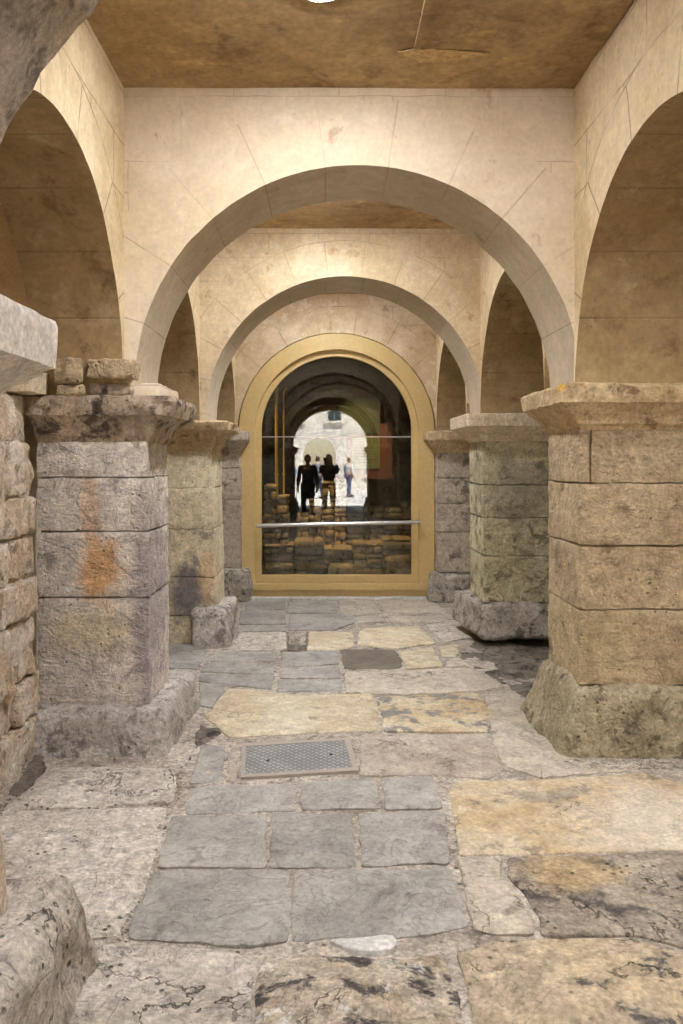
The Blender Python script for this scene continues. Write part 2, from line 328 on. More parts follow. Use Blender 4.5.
# ------------------------------------------------------------------ building shell
CEIL = 372
FR = {-3: (-1.52, -1.36), -2: (-.87, -.73), -1: (-.26, -.12), 0: (.38, .52), 1: (1.0, 1.135), 2: (1.605, 1.76), 3: (2.24, 2.38)}
XL0, XL1, XR0, XR1 = -290, -201, 249, 365      # side arcade thickness, left and right
def archwall(name, mat, axis, c, zc, R, lo, hi, zb, zt, t0, t1, amp=.004, seed=0, nseg=72, m=9, soffit=None):
    """wall with a round opening open at the bottom; axis 'x': spans X, thick in Y; 'y': spans Y, thick in X. All in metres."""
    mb = MB(); rect = (lo, hi, zb, zt)
    ang = [PI * i / nseg for i in range(nseg + 1)]
    for cx_, cz_ in ((lo, zt), (hi, zt)): ang.append(math.atan2(cz_ - zc, cx_ - c))
    if zb < zc: pass
    ang = sorted(a for a in ang)
    def outer(a):
        ca, sa = math.cos(a), math.sin(a); t = 1e9
        if ca > 1e-6: t = min(t, (hi - c) / ca)
        if ca < -1e-6: t = min(t, (lo - c) / ca)
        if sa > 1e-6: t = min(t, (zt - zc) / sa)
        return (c + ca * t, zc + sa * t)
    col = []
    cols = [((c + R * math.cos(a), zc + R * math.sin(a)), outer(a)) for a in ang]
    if zb < zc - 1e-6:
        cols = [((c + R, zb), (hi, zb))] + cols + [((c - R, zb), (lo, zb))]
    nt = 6
    def w3(u, z, t):
        return Vector((u, t, z)) if axis == 'x' else Vector((t, u, z))
    def pt(i, j, s):
        (au, az), (bu, bz) = cols[i]; f = (j / m) ** 1.4
        u = au + (bu - au) * f; z = az + (bz - az) * f; t = t0 if s == 0 else t1
        w = w3(u, z, t); d = fbm(w, 3, 3, seed) * amp
        e = 0
        if j == 0: e = fbm(w, 12, 3, seed + 3) * amp * 1.1
        w = w3(u + (bu - au) * e, z + (bz - az) * e, t + (d if s == 0 else -d))
        return w
    n = len(cols); V = []; F = []
    def idx(s, i, j): return s * n * (m + 1) + i * (m + 1) + j
    for s in (0, 1):
        for i in range(n):
            for j in range(m + 1): V.append(pt(i, j, s))
    for s in (0, 1):
        for i in range(n - 1):
            for j in range(m): F.append((idx(s, i, j), idx(s, i + 1, j), idx(s, i + 1, j + 1), idx(s, i, j + 1)))
    base = len(V)
    def sidx(i, k):
        if k == 0: return idx(0, i, 0)
        if k == nt: return idx(1, i, 0)
        return base + i * (nt - 1) + k - 1
    for i in range(n):
        a_, b_ = V[idx(0, i, 0)], V[idx(1, i, 0)]
        for k in range(1, nt):
            w = a_.lerp(b_, k / nt); (au, az), (bu, bz) = cols[i]
            e = fbm(w, 4, 4, seed + 6) * amp * .8; dd = w3(bu - au, bz - az, 0)
            V.append(w + (dd.normalized() * e if dd.length else dd))
    for i in range(n - 1):
        for k in range(nt): F.append((sidx(i, k), sidx(i + 1, k), sidx(i + 1, k + 1), sidx(i, k + 1)))
        F.append((idx(0, i, m), idx(0, i + 1, m), idx(1, i + 1, m), idx(1, i, m)))
    for i in (0, n - 1):
        F.append(tuple([idx(0, i, j) for j in range(m + 1)] + [idx(1, i, j) for j in range(m, -1, -1)]))
    mb.add(V, F); o = mb.build(name, mat, angle=35); o['kind'] = 'structure'
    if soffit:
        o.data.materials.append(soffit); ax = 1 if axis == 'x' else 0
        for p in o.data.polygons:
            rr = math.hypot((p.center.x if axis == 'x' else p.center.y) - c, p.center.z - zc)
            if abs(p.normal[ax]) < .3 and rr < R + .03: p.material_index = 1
    return o
Zt = (CEIL + EYE + 1) * U
def zz(z): return (z + EYE) * U
cross_mats = {1: m_cross, 2: m_cross2, 3: m_end, 0: m_grey_arch}
NAMES = {1: 'wall_front', 2: 'wall_middle', 3: 'wall_back', 0: 'wall_near', -1: 'wall_behind', -2: 'wall_rear', -3: 'wall_street'}
for k, (ya, yb) in FR.items():
    c, R = (32.5, 223) if k else (54.6, 240)
    if k == 3: c, R = 26, 221
    lo, hi = (XL0, XR1)
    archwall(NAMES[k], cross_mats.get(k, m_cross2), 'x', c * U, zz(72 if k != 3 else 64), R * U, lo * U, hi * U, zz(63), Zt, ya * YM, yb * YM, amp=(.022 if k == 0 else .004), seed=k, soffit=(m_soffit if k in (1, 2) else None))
bays = [(-1.36, -.87), (-.73, -.26), (-.12, .38), (.52, 1.0), (1.135, 1.605), (1.76, 2.24)]
for bi, (ya, yb) in enumerate(bays):
    yc = (ya + yb) / 2; R = min(190, (yb - ya) * 808 / 2 - .5)
    mt = side_mat('side_ashlar_%d' % bi, yc, 1.0, .1)
    ms_ = stone('shaded_side_soffit_%d' % bi, (176, 152, 112), (158, 134, 96), (128, 106, 74), 1.6, 4, (.54, .70), .25, .5, .008, fine=36, sp=.12, joint=arch_joint('y', yc * YM, SPR, RS, 52 * U, 9, .5, .27, .4, jc=(104, 84, 56), oja=0, jw=.004), white=((190, 172, 138), .5))  # browner copy of the side stone, underside shade put into its colour
    for side, (x0, x1) in (('left', (XL1, XL0)), ('right', (XR0, XR1))):
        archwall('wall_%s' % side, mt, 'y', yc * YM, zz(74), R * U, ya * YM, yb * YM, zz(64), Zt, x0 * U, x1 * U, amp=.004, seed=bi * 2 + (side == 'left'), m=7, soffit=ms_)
# outer shell of the side aisles, the ceiling and the street front
def slab(name, mat, *a):
    mb = MB(); ubox(mb, *a); o = mb.build(name, mat, smooth=False); o['kind'] = 'structure'; return o
AX0, AX1 = -640, 720
slab('wall_aisle_left', m_cross2, AX0 - 40, AX0, -1.52, 3.5, -330, CEIL)
slab('wall_aisle_right', m_cross2, AX1, AX1 + 40, -1.52, 3.5, -330, CEIL)
def plate(name, mat, x0, x1, y0, y1, z0, z1, res=.12, amp=.012, seed=0):
    mb = MB(); hexrock(mb, ub(x0, x1, y0, y1, z0, z1), .001, amp, 1.3, res, seed); o = mb.build(name, mat); o['kind'] = 'structure'; return o
ce = plate('ceiling', m_ceil, AX0 - 40, AX1 + 40, -1.56, 3.5, CEIL, CEIL + 40, .1, .006)
# aisle cross walls continue the line of the near arch
m_tan = stone('tan_aisle_stone', (214, 184, 138), (196, 164, 116), (168, 136, 92), 1.6, 4, (.58, .72), .15, .3, .006, sp=.1)
slab('wall_aisle_left_end', m_tan, AX0, XL0 - 1, 1.0, 1.12, 70, CEIL)
slab('wall_aisle_left_foot', m_cross, AX0, -318, 1.0, 1.12, -330, 70)
slab('wall_aisle_right_end', m_cross2, 400, AX1, 1.0, 1.12, -330, CEIL)
slab('wall_aisle_left_back', m_cross2, AX0, XL0 - 1, 2.24, 2.38, -330, CEIL)
slab('wall_aisle_right_back', m_cross2, XR1 + 1, AX1, 2.24, 2.38, -330, CEIL)
slab('wall_aisle_left_street', m_cross2, AX0, -322, -1.52, -1.38, -330, CEIL)
slab('wall_aisle_right_street', m_cross2, 402, AX1, -1.52, -1.38, -330, CEIL)
# a slab seam and peeled patch in the ceiling
mb = MB(); hexrock(mb, ub(80, 247, .54, .897, CEIL - 4, CEIL + 3), .006, .004, 8, .02, 5); mb.build('ceiling_panel', m_ceil, ce)
def patch(name, pts, z, th, mat, parent, seed):
    mb = MB(); n = 48; P2 = []
    for i in range(n):
        t = i / n * len(pts); a = pts[int(t) % len(pts)]; b = pts[(int(t) + 1) % len(pts)]; f = t - int(t)
        x = a[0] + (b[0] - a[0]) * f; y = a[1] + (b[1] - a[1]) * f
        P2.append(P(x + 2.5 * fbm((x, y, 0), .11, 3, seed), y + .004 * fbm((x, y, 0), .15, 3, seed + 1), z))
    vs = [p for p in P2] + [p - Vector((0, 0, th)) for p in P2]
    fs = [tuple(range(n, 2 * n))] + [(i, (i + 1) % n, n + (i + 1) % n, n + i) for i in range(n)]
    mb.add(vs, fs); return mb.build(name, mat, parent, smooth=False)
patch('plaster_patch', [(66, .905), (100, .898), (150, .908), (120, .925), (88, .93)], CEIL - 1.6, .006, m_ceilpatch, ce, 3)
# iron crack staples are absent; a thin dark seam runs along the ceiling panel
# ------------------------------------------------------------------ piers
PIERS = {}
def pier(key, label, mat, x0, x1, y0, y1, courses, zbase, zbot, imp, impm, basec, bm, split=None, seed=0, imprect=None, amp=.007, impamp=.004, rough=None, taper=0, imax=.05):
    root = empty('stone_pier', P((x0 + x1) / 2, (y0 + y1) / 2, zbot)); tag(root, label, 'pillar')
    sh = MB(); tops = [imp[0][0] + 1] + courses + [zbase]
    ubox(sh, x0 + 4, x1 - 4, y0 + .006, y1 - .006, zbase - 20, 66)
    for i, (zt, zb) in enumerate(zip(tops, tops[1:])):
        j = 1.1; ox = random.uniform(-1, 1); oy = random.uniform(-.0012, .0012)
        t0 = taper * (1 - (zt - zbase) / (tops[0] - zbase)); t1 = taper * (1 - (zb - zbase) / (tops[0] - zbase))
        lx0, lx1 = (x0, x1)
        sgn = 1 if (x0 + x1) < 0 else -1
        def cx(x, t): return x + (t if (sgn > 0 and x == x1) else (-t if (sgn < 0 and x == x0) else 0))
        pieces = [(lx0, lx1)]
        if split and i in split: xs = split[i]; pieces = [(lx0, xs - .7), (xs + .7, lx1)]
        for (a, b) in pieces:
            cn = [P(cx(x, (t1 if z == zb else t0)) + ox * (1 if x in (x0, x1) else 0), y + oy, z + (-j / 2 if z == zt else j / 2)) for z in (zb, zt) for y in (y0, y1) for x in (a, b)]
            hexrock(sh, cn, .007, amp, 5, .018, seed + i * 3 + int(a), fine=.0045)
    s = sh.build('shaft', mat); reparent(s, root)
    im = MB(); loft(im, imprect or (x0, x1, y0, y1), imp, impamp, 10, .016, .01, seed, rough); s = im.build('impost', impm, angle=30); reparent(s, root)
    bb = MB(); hexrock(bb, basec, .05 if taper != 99 else .09, imax * .55, 4, .018, seed, fine=.006); s = bb.build('base', bm); reparent(s, root)
    return root
def bc(bot, top, z0, z1):
    """base corners: bot/top = four (x,y) for [x0y0, x1y0, x0y1, x1y1]"""
    return [P(x, y, z0) for x, y in bot] + [P(x, y, z1 if not isinstance(z1, list) else z1[i]) for i, (x, y) in enumerate(top)]

impL1 = [(18, 1), (22, 3), (24, 6), (27, 7), (34, 10), (41, 20), (43, 26), (44, 30), (58, 33), (63, 31), (64, 20)]
def rl(prof, l, r, f, b): return [(z, (o * l, o * r, o * f, o * b)) for z, o in prof]
def roughL1(w, a): return a * 5 if w.z > zz(40) else a
pier('L1', 'mauve-grey stone pillar with an orange rust stain, left foreground', m_pierL, -288, -178, 1.0, 1.13, [-17.6, -71.6, -137.5], -246, -300,
     rl(impL1, .3, .92, .5, .8), m_impD, bc([(-300, .955), (-148, .955), (-296, 1.17), (-146, 1.18)], [(-292, .972), (-158, .972), (-290, 1.15), (-148, 1.165)], -312, -243), m_baseL, seed=2, rough=roughL1, taper=4, impamp=.004)
impR = [(30, 1), (33, 2), (36, 7), (40, 8), (52, 20), (55, 23), (56, 25), (71, 26), (74, 24), (75.5, 16)]
def roughR1(w, a): return a * 3.5 if (w.z > zz(52) and w.x > .5) else a
pier('R1', 'ochre stone pillar with a wide moulded cap, right foreground', m_pierR, 253, 372, .993, 1.13, [-23, -85, -149], -224, -290,
     rl(impR, .95, .8, .9, 1.2), m_impB, bc([(220, .958), (385, .955), (219, 1.16), (380, 1.17)], [(250, .975), (385, .972), (246, 1.14), (370, 1.14)], -300, -223), m_baseR, seed=4, rough=roughR1, split={0: 264}, impamp=.004)
impL2 = [(14, 1), (20, 2), (24, 6), (34, 9), (46, 24), (48, 30), (60, 32), (63, 24)]
def roughL2(w, a): return a * 6 if w.z > zz(38) else a
pier('L2', 'cream and grey stone pillar with a broken cap, second on the left', m_pierL2, -290, -182, 1.605, 1.75, [-45, -111, -188, -250], -312, -300,
     rl(impL2, .3, .95, .7, .8), m_impB, bc([(-215, 1.57), (-150, 1.575), (-214, 1.78), (-146, 1.76)], [(-212, 1.585), (-158, 1.585), (-212, 1.77), (-152, 1.75)], -318, -238), m_baseL, seed=6, rough=roughL2, taper=8)
pier('R2', 'olive-stained stone pillar with a clean pale cap, second on the right', m_pierR2, 254, 372, 1.605, 1.755, [-40, -93, -154], -229, -290,
     rl([(30, 1), (33, 3), (36, 7), (40, 8), (50, 20), (53, 22), (54, 25), (72, 26), (74, 25)], 1.12, .5, .9, 1.5), m_impW,
     bc([(246, 1.565), (372, 1.575), (222, 1.80), (372, 1.82)], [(250, 1.585), (372, 1.59), (226, 1.78), (372, 1.78)], -284, -229), m_baseG, seed=8)
impE = [(16, 1), (19, 3), (24, 5), (28, 12), (38, 20), (44, 24), (60, 24), (63, 22)]
pier('L3', 'grey stone half-pillar left of the glazed arch', m_respond, -262, -186, 2.19, 2.25, [-18, -86, -165], -240, -302,
     rl(impE, .5, .8, .9, 0), m_respond, bc([(-262, 2.16), (-164, 2.16), (-262, 2.25), (-163, 2.25)], [(-262, 2.165), (-166, 2.165), (-262, 2.25), (-166, 2.25)], -312, -240), m_baseG, seed=10)
pier('R3', 'grey stone half-pillar right of the glazed arch', m_respond, 246, 320, 2.19, 2.25, [-40, -95, -158], -246, -302,
     rl(impE, 1.1, .5, .9, 0), m_impB, bc([(224, 2.15), (320, 2.15), (226, 2.25), (320, 2.25)], [(236, 2.165), (320, 2.165), (232, 2.25), (320, 2.25)], -310, -248), m_baseG, seed=12)
# the near pillar at the left edge: its cap and boulder-like base
impN = [(28, 1), (30, 2), (33, 8), (38, 16), (43, 28), (45, 33), (47, 34), (48.5, 38), (49, 42), (71, 42.5), (74, 41)]
pier('L0', 'near stone pillar cut by the left edge, with a pale cap and rounded base', m_rubble, -292, -176, .385, .52, [-20, -75, -130, -190], -240, -300,
     rl(impN, .2, .76, .6, .35), m_impG, bc([(-300, .36), (-120, .34), (-300, .59), (-120, .58)], [(-300, .38), (-140, .38), (-300, .565), (-142, .56)], -315, -230), SL['P'], seed=14, taper=10, amp=.012, imax=.06)
pier('R0', 'near stone pillar beyond the right edge', m_pierR, 297, 380, .385, .52, [-20, -85, -150], -224, -300,
     rl(impR, .8, .8, .8, .8), m_impB, bc([(270, .36), (385, .36), (270, .55), (385, .55)], [(284, .375), (385, .375), (284, .535), (385, .535)], -310, -224), m_baseR, seed=16)
for k, dl in ((-1, 'behind the photographer'), (-2, 'deep in the passage behind the photographer'), (-3, 'at the street mouth')):
    ya, yb = FR[k]
    for sd, (a, b) in (('left', (-290, -180)), ('right', (253, 370))):
        pier('', 'stone pillar %s, on the %s side' % (dl, sd), m_pierR, a, b, ya, yb, [-23, -85, -149], -224, -290,
             rl(impR, .8 if sd == 'right' else .2, .2 if sd == 'right' else .8, .6, .6), m_impB,
             bc([(a - 25, ya - .03), (b + 25, ya - .03), (a - 25, yb + .03), (b + 25, yb + .03)], [(a - 8, ya - .01), (b + 8, ya - .01), (a - 8, yb + .01), (b + 8, yb + .01)], -300, -224), m_baseR, seed=20 + k)

# rough stones packed above the left pier's cap; the dark one stands in for a shaded recess
for i, (x0, x1, z0, z1, lab) in enumerate(((-266, -238, 76, 100, 'small squarish pale stone packed on the left pillar cap, beside the near cap'), (-235, -188, 80, 99, 'long pale stone packed on top of the left pillar cap'),
                                      (-265, -236, 63, 75, 'thin flat stone directly on the left pillar cap, under the squarish one'), (-234, -196, 63, 76, 'dark block standing in for the shaded recess under the long pale stone'))):
    mb = MB(); hexrock(mb, ub(x0, x1, .978 if i != 3 else .99, 1.02, z0, z1), .018, .014, 9, .012, 30 + i, .006)
    tag(mb.build('packing_stone', m_pierR if i != 3 else m_impD), lab, 'stone')
mb = MB(); hexrock(mb, ub(-302, -275, .93, 1.0, 64, 86), .006, .003, 7, .02, 40); tag(mb.build('packing_block', m_impW), 'smooth pale block between the left pillar cap and near cap', 'stone block')
# corner block at the foot of the front arch
mb = MB(); hexrock(mb, ub(-190, -164, .99, 1.12, 62, 76), .008, .006, 7, .015, 41)
mb.build('foot_block', m_cross, bpy.data.objects['wall_front'])

# rubble wall down the left side, under the side arch
def rubble(name, x0, x1, y0, y1, z0, z1, face, mat, seed, hmin=28, hmax=52, core=m_mortar, depth=9, amp=.014, axis='y', build=True):
    rnd = random.Random(seed); mb = MB(); z = z0
    while z < z1 - 6:
        h = min(rnd.uniform(hmin, hmax), z1 - z)
        if z1 - z - h < 10: h = z1 - z
        y = y0
        while y < y1 - (.004 if axis == 'y' else 3):
            if axis == 'y': L = rnd.uniform(.045, .12)
            else: L = rnd.uniform(30, 80)
            L = min(L, y1 - y)
            p = rnd.uniform(-4, 6); a = rnd.uniform(.5, 1.6)
            lean = max(0, z + h * .5 + 30) * .16
            if axis == 'y': cn = ub(x0 - 8, x1 + p - lean, y + .0015, y + L - .0015, z + a, z + h - a)
            else: cn = ub(y + a, y + L - a, x0 - p * .0012, x1, z + a, z + h - a)
            cn = [c + Vector((rnd.uniform(-.008, .008), rnd.uniform(-.008, .008), rnd.uniform(-.008, .008))) for c in cn]
            hexrock(mb, cn, .016, amp, 7, .018, rnd.random() * 50, .007)
            y += L
        z += h
    return mb
mb = rubble('', -304, -284, .54, .985, -300, 62, 1, m_rubble, 5, 34, 66, amp=.02)
ubox(mb, -318, -290, .54, .98, -310, -10); ubox(mb, -318, -306, .54, .98, -10, 58)
o = mb.build('wall_rubble_left', m_rubble); o['kind'] = 'structure'
o = None
# ------------------------------------------------------------------ floor
def hfl(y):      # floor height (below the eye) as a function of depth
    return 285 if y < 1.1 else 285 + 20 * (y - 1.1)
def inv(px, py):
    Y = 285 / (py - 460)
    if Y >= 1.1: Y = 263 / (py - 480)
    return ((px - 325) * Y, Y)
fl = MB()
nx, ny = 150, 190
X0, X1, Y0, Y1 = AX0 - 10, AX1 + 10, -1.56, 3.5
for j in range(ny + 1):
    for i in range(nx + 1):
        x = X0 + (X1 - X0) * i / nx; y = Y0 + (Y1 - Y0) * (j / ny)
        z = -hfl(y) - 1.7; p = P(x, y, z)
        hole = (-62 < x < -30 and 1.54 < y < 1.74)
        z += fbm(p, 5, 4, 2) * 1.0
        rt = max(0, min(1, (x - 225) / 40)) * max(0, min(1, (y - 1.1) / .1)) * max(0, min(1, (1.75 - y) / .1)); z -= rt * 5
        fl.v.append(tuple(P(x, y, z - (22 if hole else 0))))
for j in range(ny):
    for i in range(nx): a = j * (nx + 1) + i; fl.f.append((a, a + 1, a + nx + 2, a + nx + 1))
nb = len(fl.v); bl = [0, nx, (ny + 1) * (nx + 1) - 1, ny * (nx + 1)]
fl.v += [(fl.v[k][0], fl.v[k][1], -.35) for k in bl]; fl.f += [(nb, nb + 1, nb + 2, nb + 3)]
floor = fl.build('floor', m_mortar); floor['kind'] = 'structure'
def flag(pts, kind, seed, lift=0, crown=0, th=.05, und=.006, jit=.006, gap=.006, name='flagstone', label=None, parent=floor, world=None, tilt=0):
    pl = world or [inv(*p) for p in pts]
    w = [Vector((x * U, y * YM)) for x, y in pl]
    n = len(w); area = sum(w[i].x * w[(i + 1) % n].y - w[(i + 1) % n].x * w[i].y for i in range(n))
    if area < 0: w.reverse()
    # rounded, resampled outline
    bd = []
    for i in range(n):
        a, b = w[i], w[(i + 1) % n]; L = (b - a).length; k = max(2, int(L / .022))
        for q in range(k): bd.append(a.lerp(b, q / k))
    for _ in range(1): bd = [(bd[i - 1] + bd[i] * 2 + bd[(i + 1) % len(bd)]) / 4 for i in range(len(bd))]
    N = len(bd); cen = sum(bd, Vector((0, 0))) / N
    out = []
    for i, p in enumerate(bd):
        t = (bd[(i + 1) % N] - bd[i - 1]).normalized(); nr = Vector((t.y, -t.x))
        d = -gap + fbm((p.x, p.y, 0), 10, 4, seed) * jit
        out.append(p + nr * d)
    R = max((p - cen).length for p in out); K = max(5, min(26, int(R / .028)))
    prof = [(1.0, -th), (1.0, -.012), (.0, 0)]
    mb = MB(); rows = []
    def zf(p, e):
        y = p.y / YM; z = zz(-hfl(y)) + lift
        q = Vector((p.x, p.y, seed * 3.7))
        z += fbm(q, 3.2, 3) * und + fbm(q, 11, 4) * und * .45 + crown * (1 - e ** 2.2) + tilt * (p.x - cen.x)
        # layered riven face
        if kind in 'G': z += (0.003 if fbm(q, 4.5, 3, 3) > .12 else 0) + (0.003 if fbm(q, 6, 3, 8) > .2 else 0)
        return z
    rows.append([(p.x, p.y, zf(p, 1) - th) for p in out])
    rows.append([(p.x, p.y, zf(p, 1) - .005) for p in out])
    ins = [min(.5, .007 / R)] ; fr = [1 - ins[0]] + [(1 - ins[0]) * (1 - (q / K)) for q in range(1, K)]
    for q, f in enumerate(fr):
        rows.append([((cen + (p - cen) * f).x, (cen + (p - cen) * f).y, zf(cen + (p - cen) * f, f) - (.002 if q == 0 else 0)) for p in out])
    for r_ in rows: mb.v += [tuple(v) for v in r_]
    for r_ in range(len(rows) - 1):
        for i in range(N): mb.f.append((r_ * N + i, r_ * N + (i + 1) % N, (r_ + 1) * N + (i + 1) % N, (r_ + 1) * N + i))
    mb.v.append((cen.x, cen.y, zf(cen, 0))); c_ = len(mb.v) - 1; r_ = (len(rows) - 1) * N
    for i in range(N): mb.f.append((r_ + i, r_ + (i + 1) % N, c_))
    o = mb.build(name, SL.get(kind) or kind, parent, angle=50)
    if label: o['label'] = label
    return o
FL = [
 ('G', [(248,601),(286,601),(286,609),(245,610)]), ('G', [(288,601),(337,601),(337,613),(288,613)]), ('G', [(241,610.5),(285,610),(286,624),(238,624)]),
 ('G', [(244,625),(286,625),(285,631),(242,631)]), ('G', [(289,614),(353,614),(355,622),(336,629.5),(289,630)]),
 ('P', [(239,632.5),(286,631.5),(287,648.5),(240,650),(236,644)]), ('Y', [(308,631.5),(353,631),(354,645),(347,649),(307,650)]),
 ('G', [(160,636),(208,649),(197,669),(160,668)]), ('G', [(212,651),(275,653),(275,661),(206,660.5)]), ('G', [(205,662),(275,662.5),(274.5,674),(200,671.5)]),
 ('G', [(199.5,673),(274,675.5),(272,689),(198,681)]), ('G', [(281.5,652),(337,650),(338.5,663.5),(280,666.5)]), ('G', [(279.5,667.5),(339,665),(340.5,677.5),(279,678)]),
 ('G', [(278,679.5),(341,679),(342,690),(276,691)]), ('D', [(340,648),(395,649),(404,660),(401,669),(343,668)]),
 ('B', [(339,600),(372,598.5),(381,612),(358,615),(339,614)]), ('B', [(377,598.5),(430,597.5),(447,612),(385,613)]), ('P', [(357,617),(381,616),(386,621.5),(357,623)]),
 ('B', [(389,616),(443,615.5),(444,621),(391,622)]), ('Y', [(359,631),(366,628),(417,626),(437,643),(398,648),(357,645)]), ('P', [(425,624),(465,621),(472,638),(443,641)]),
 ('Y', [(438,646),(459,643),(460,653),(457,656),(442,656)]), ('Y', [(400,651),(433,647),(443.5,665.5),(406,669)]), ('B', [(445,658),(459,657),(472,665.5),(447,665.5)]),
 ('B', [(343,670),(404,670.5),(446,667.5),(469,667.5),(503,683.5),(484,690),(404,694),(346,692)]),
 ('Y', [(228,687),(300,694),(371,693),(378,705),(381,729),(265,734),(230,737),(204,715)]), ('G', [(199,683),(225,685),(224,690),(212,708),(200,706)]),
 ('M', [(379,697),(478,691),(492,713),(488,732),(384,731)]), ('B', [(484,692),(519,693),(524,714),(549,751),(582,763),(643,766),(625,770),(540,777),(505,766),(492,741)]),
 ('R', [(360,734),(488,734),(490,741),(497,756),(502,768),(490,777),(436,774.5),(360,774.5)]), ('R', [(229,747),(238,746),(238,779),(225,782)]),
 ('G', [(200,745),(226,745),(222,780),(190,783)]), ('G', [(188,787),(295,782),(296,810),(184,812)]), ('G', [(300,781),(376,777),(381,807),(301,810)]), ('G', [(382,777),(434,776),(443,807),(385,809)]),
 ('G', [(170,815),(266,814),(266,866),(157,866)]), ('G', [(271,813),(353,812),(354,866),(269,866)]), ('G', [(359,813),(444,811),(450,863),(361,866)]),
 ('G', [(154,869),(290,869),(289,941),(241,945),(126,938)]), ('G', [(293,869),(450,868),(470,926),(400,938),(326,938),(290,940)]),
 ('W', [(326,941),(394,937),(398,949),(384,955),(352,952)]),
 ('P', [(97,943),(240,949),(258,962),(250,985),(258,1130),(30,1130),(70,1000)]), ('S', [(262,960),(320,953),(400,958),(440,951),(452,975),(462,1010),(470,1130),(262,1130),(254,985)]),
 ('H', [(455,950),(500,939),(615,937),(700,957),(820,1130),(478,1130),(470,1000)]),
 ('B', [(457,857),(504,857),(501,874),(535,916),(536,934),(503,934),(473,927)]), ('K', [(507,857),(690,851),(790,852),(900,985),(690,948),(640,936),(539,934),(540,914),(506,874)]),
 ('L', [(450,786),(458,780),(545,779),(640,772),(690,785),(800,850),(690,849),(459,854),(452,810)]), ('P', [(650,769),(700,758),(800,800),(770,822),(700,785)]),
 ('P', [(-60,813),(168,806),(160,848),(127,932),(100,938),(-60,938)]), ('P', [(48,768),(179,768),(172,803),(2,810)]),
]
# bigger far slabs hidden behind the near pillar feet are not needed; each slab above is its own stone
crowns = {'L': .006, 'P': .006, 'S': .022, 'H': .012, 'Y': .006, 'K': .006, 'M': .004}
LB = {'Y': 'yellow sandstone flagstone', 'L': 'large yellow flagstone fading to pale on its right', 'D': 'dark damp flagstone', 'M': 'mottled yellow and grey flagstone', 'P': 'pale pitted flagstone', 'R': 'brown mortar bed beside the metal cover', 'W': 'small white stone chip',
      'S': 'black-spotted pale flagstone', 'H': 'ochre blotched flagstone', 'K': 'dark pitted flagstone', 'B': 'beige flagstone', 'G': None}
for i, (k, pts) in enumerate(FL):
    near = pts[0][1] > 930
    flag(pts, k, i + 1, lift=(random.uniform(-.003, .004) - (.004 if k == 'R' else -.010 if k == 'W' else 0)), crown=crowns.get(k, 0) * (1.0 if pts[0][1] > 680 else .5), und=.012 if k in 'SPH' else .006,
         jit=.003 if k == 'W' else .016 if k in 'RDB' else .010, gap=.001, label=LB[k], tilt=(.02 if k == 'W' else 0))
# more paving under and behind the camera, same kind of slabs on a plain grid
for j in range(9):
    yb_ = .40 - j * .22
    if yb_ < -1.5: break
    x = -270
    while x < 340:
        wd = random.uniform(80, 140); x2 = min(x + wd, 345)
        flag(None, random.choice('GGPB'), 100 + j * 9 + int(x), world=[(x + 1, yb_ - .21), (x2 - 1, yb_ - .21), (x2 - 1, yb_ - .005), (x + 1, yb_ - .005)], gap=.005)
        x = x2 + 1
# dark trodden earth beside the right pillars
SL['E'] = m_earth
flag(None, 'E', 300, world=[(-62, 1.545), (-31, 1.545), (-31, 1.735), (-62, 1.735)], lift=-.10, und=.02, jit=0, gap=0, name='drain_bottom', label='dark bottom of a small square drain hole')
flag([(458,655),(475,640),(520,634),(575,626),(640,640),(640,690),(530,694),(519,692),(500,680),(476,667)], 'E', 301, lift=-.012, und=.03, jit=.03, gap=0, name='earth_patch', label='dark trodden earth in a hollow by the right pillars')
flag([(552,752),(583,745),(720,715),(780,742),(700,757),(645,766),(584,762)], 'E', 302, lift=-.012, und=.03, jit=.03, gap=0, name='earth_patch', label='dark earth along the foot of the right pillar')
flag([(0,812),(50,764),(40,752),(0,800)], 'E', 303, lift=-.005, und=.02, jit=.03, gap=0, name='earth_patch', label='dark earth along the foot of the rubble wall')
flag([(184,767),(200,742),(228,736),(203,716),(196,745)], 'E', 304, lift=-.01, und=.03, jit=.02, gap=0, name='earth_patch', label='dark gap of earth beside the left pillar base')
# grit in the long joint at left, stuff: nobody could count it
g = MB(); rnd = random.Random(3)
for i in range(520):
    t = rnd.random(); x, y = inv(182 - 58 * t + rnd.gauss(0, 2.2) * (1 + t), 770 + 168 * t)
    s = rnd.uniform(.003, .009); c = P(x, y, -hfl(y) - 1.5); hexrock(g, [c + Vector((a * s, b * s, q * s * .6)) for q in (-1, 1) for b in (-1, 1) for a in (-1, 1)], s * .7, s * .4, 80, s * .9, i)
for i in range(420):
    x, y = inv(rnd.uniform(566, 690), rnd.uniform(759, 768)); s = rnd.uniform(.003, .013)
    c = P(x, y, -hfl(y) - .5); hexrock(g, [c + Vector((a * s, b * s, q * s * .6)) for q in (-1, 1) for b in (-1, 1) for a in (-1, 1)], s * .7, s * .4, 80, s * .9, i)
tag(g.build('grit', m_mortar), 'loose grit lying in the paving joints and by the right pillar foot', 'grit', kind='stuff')

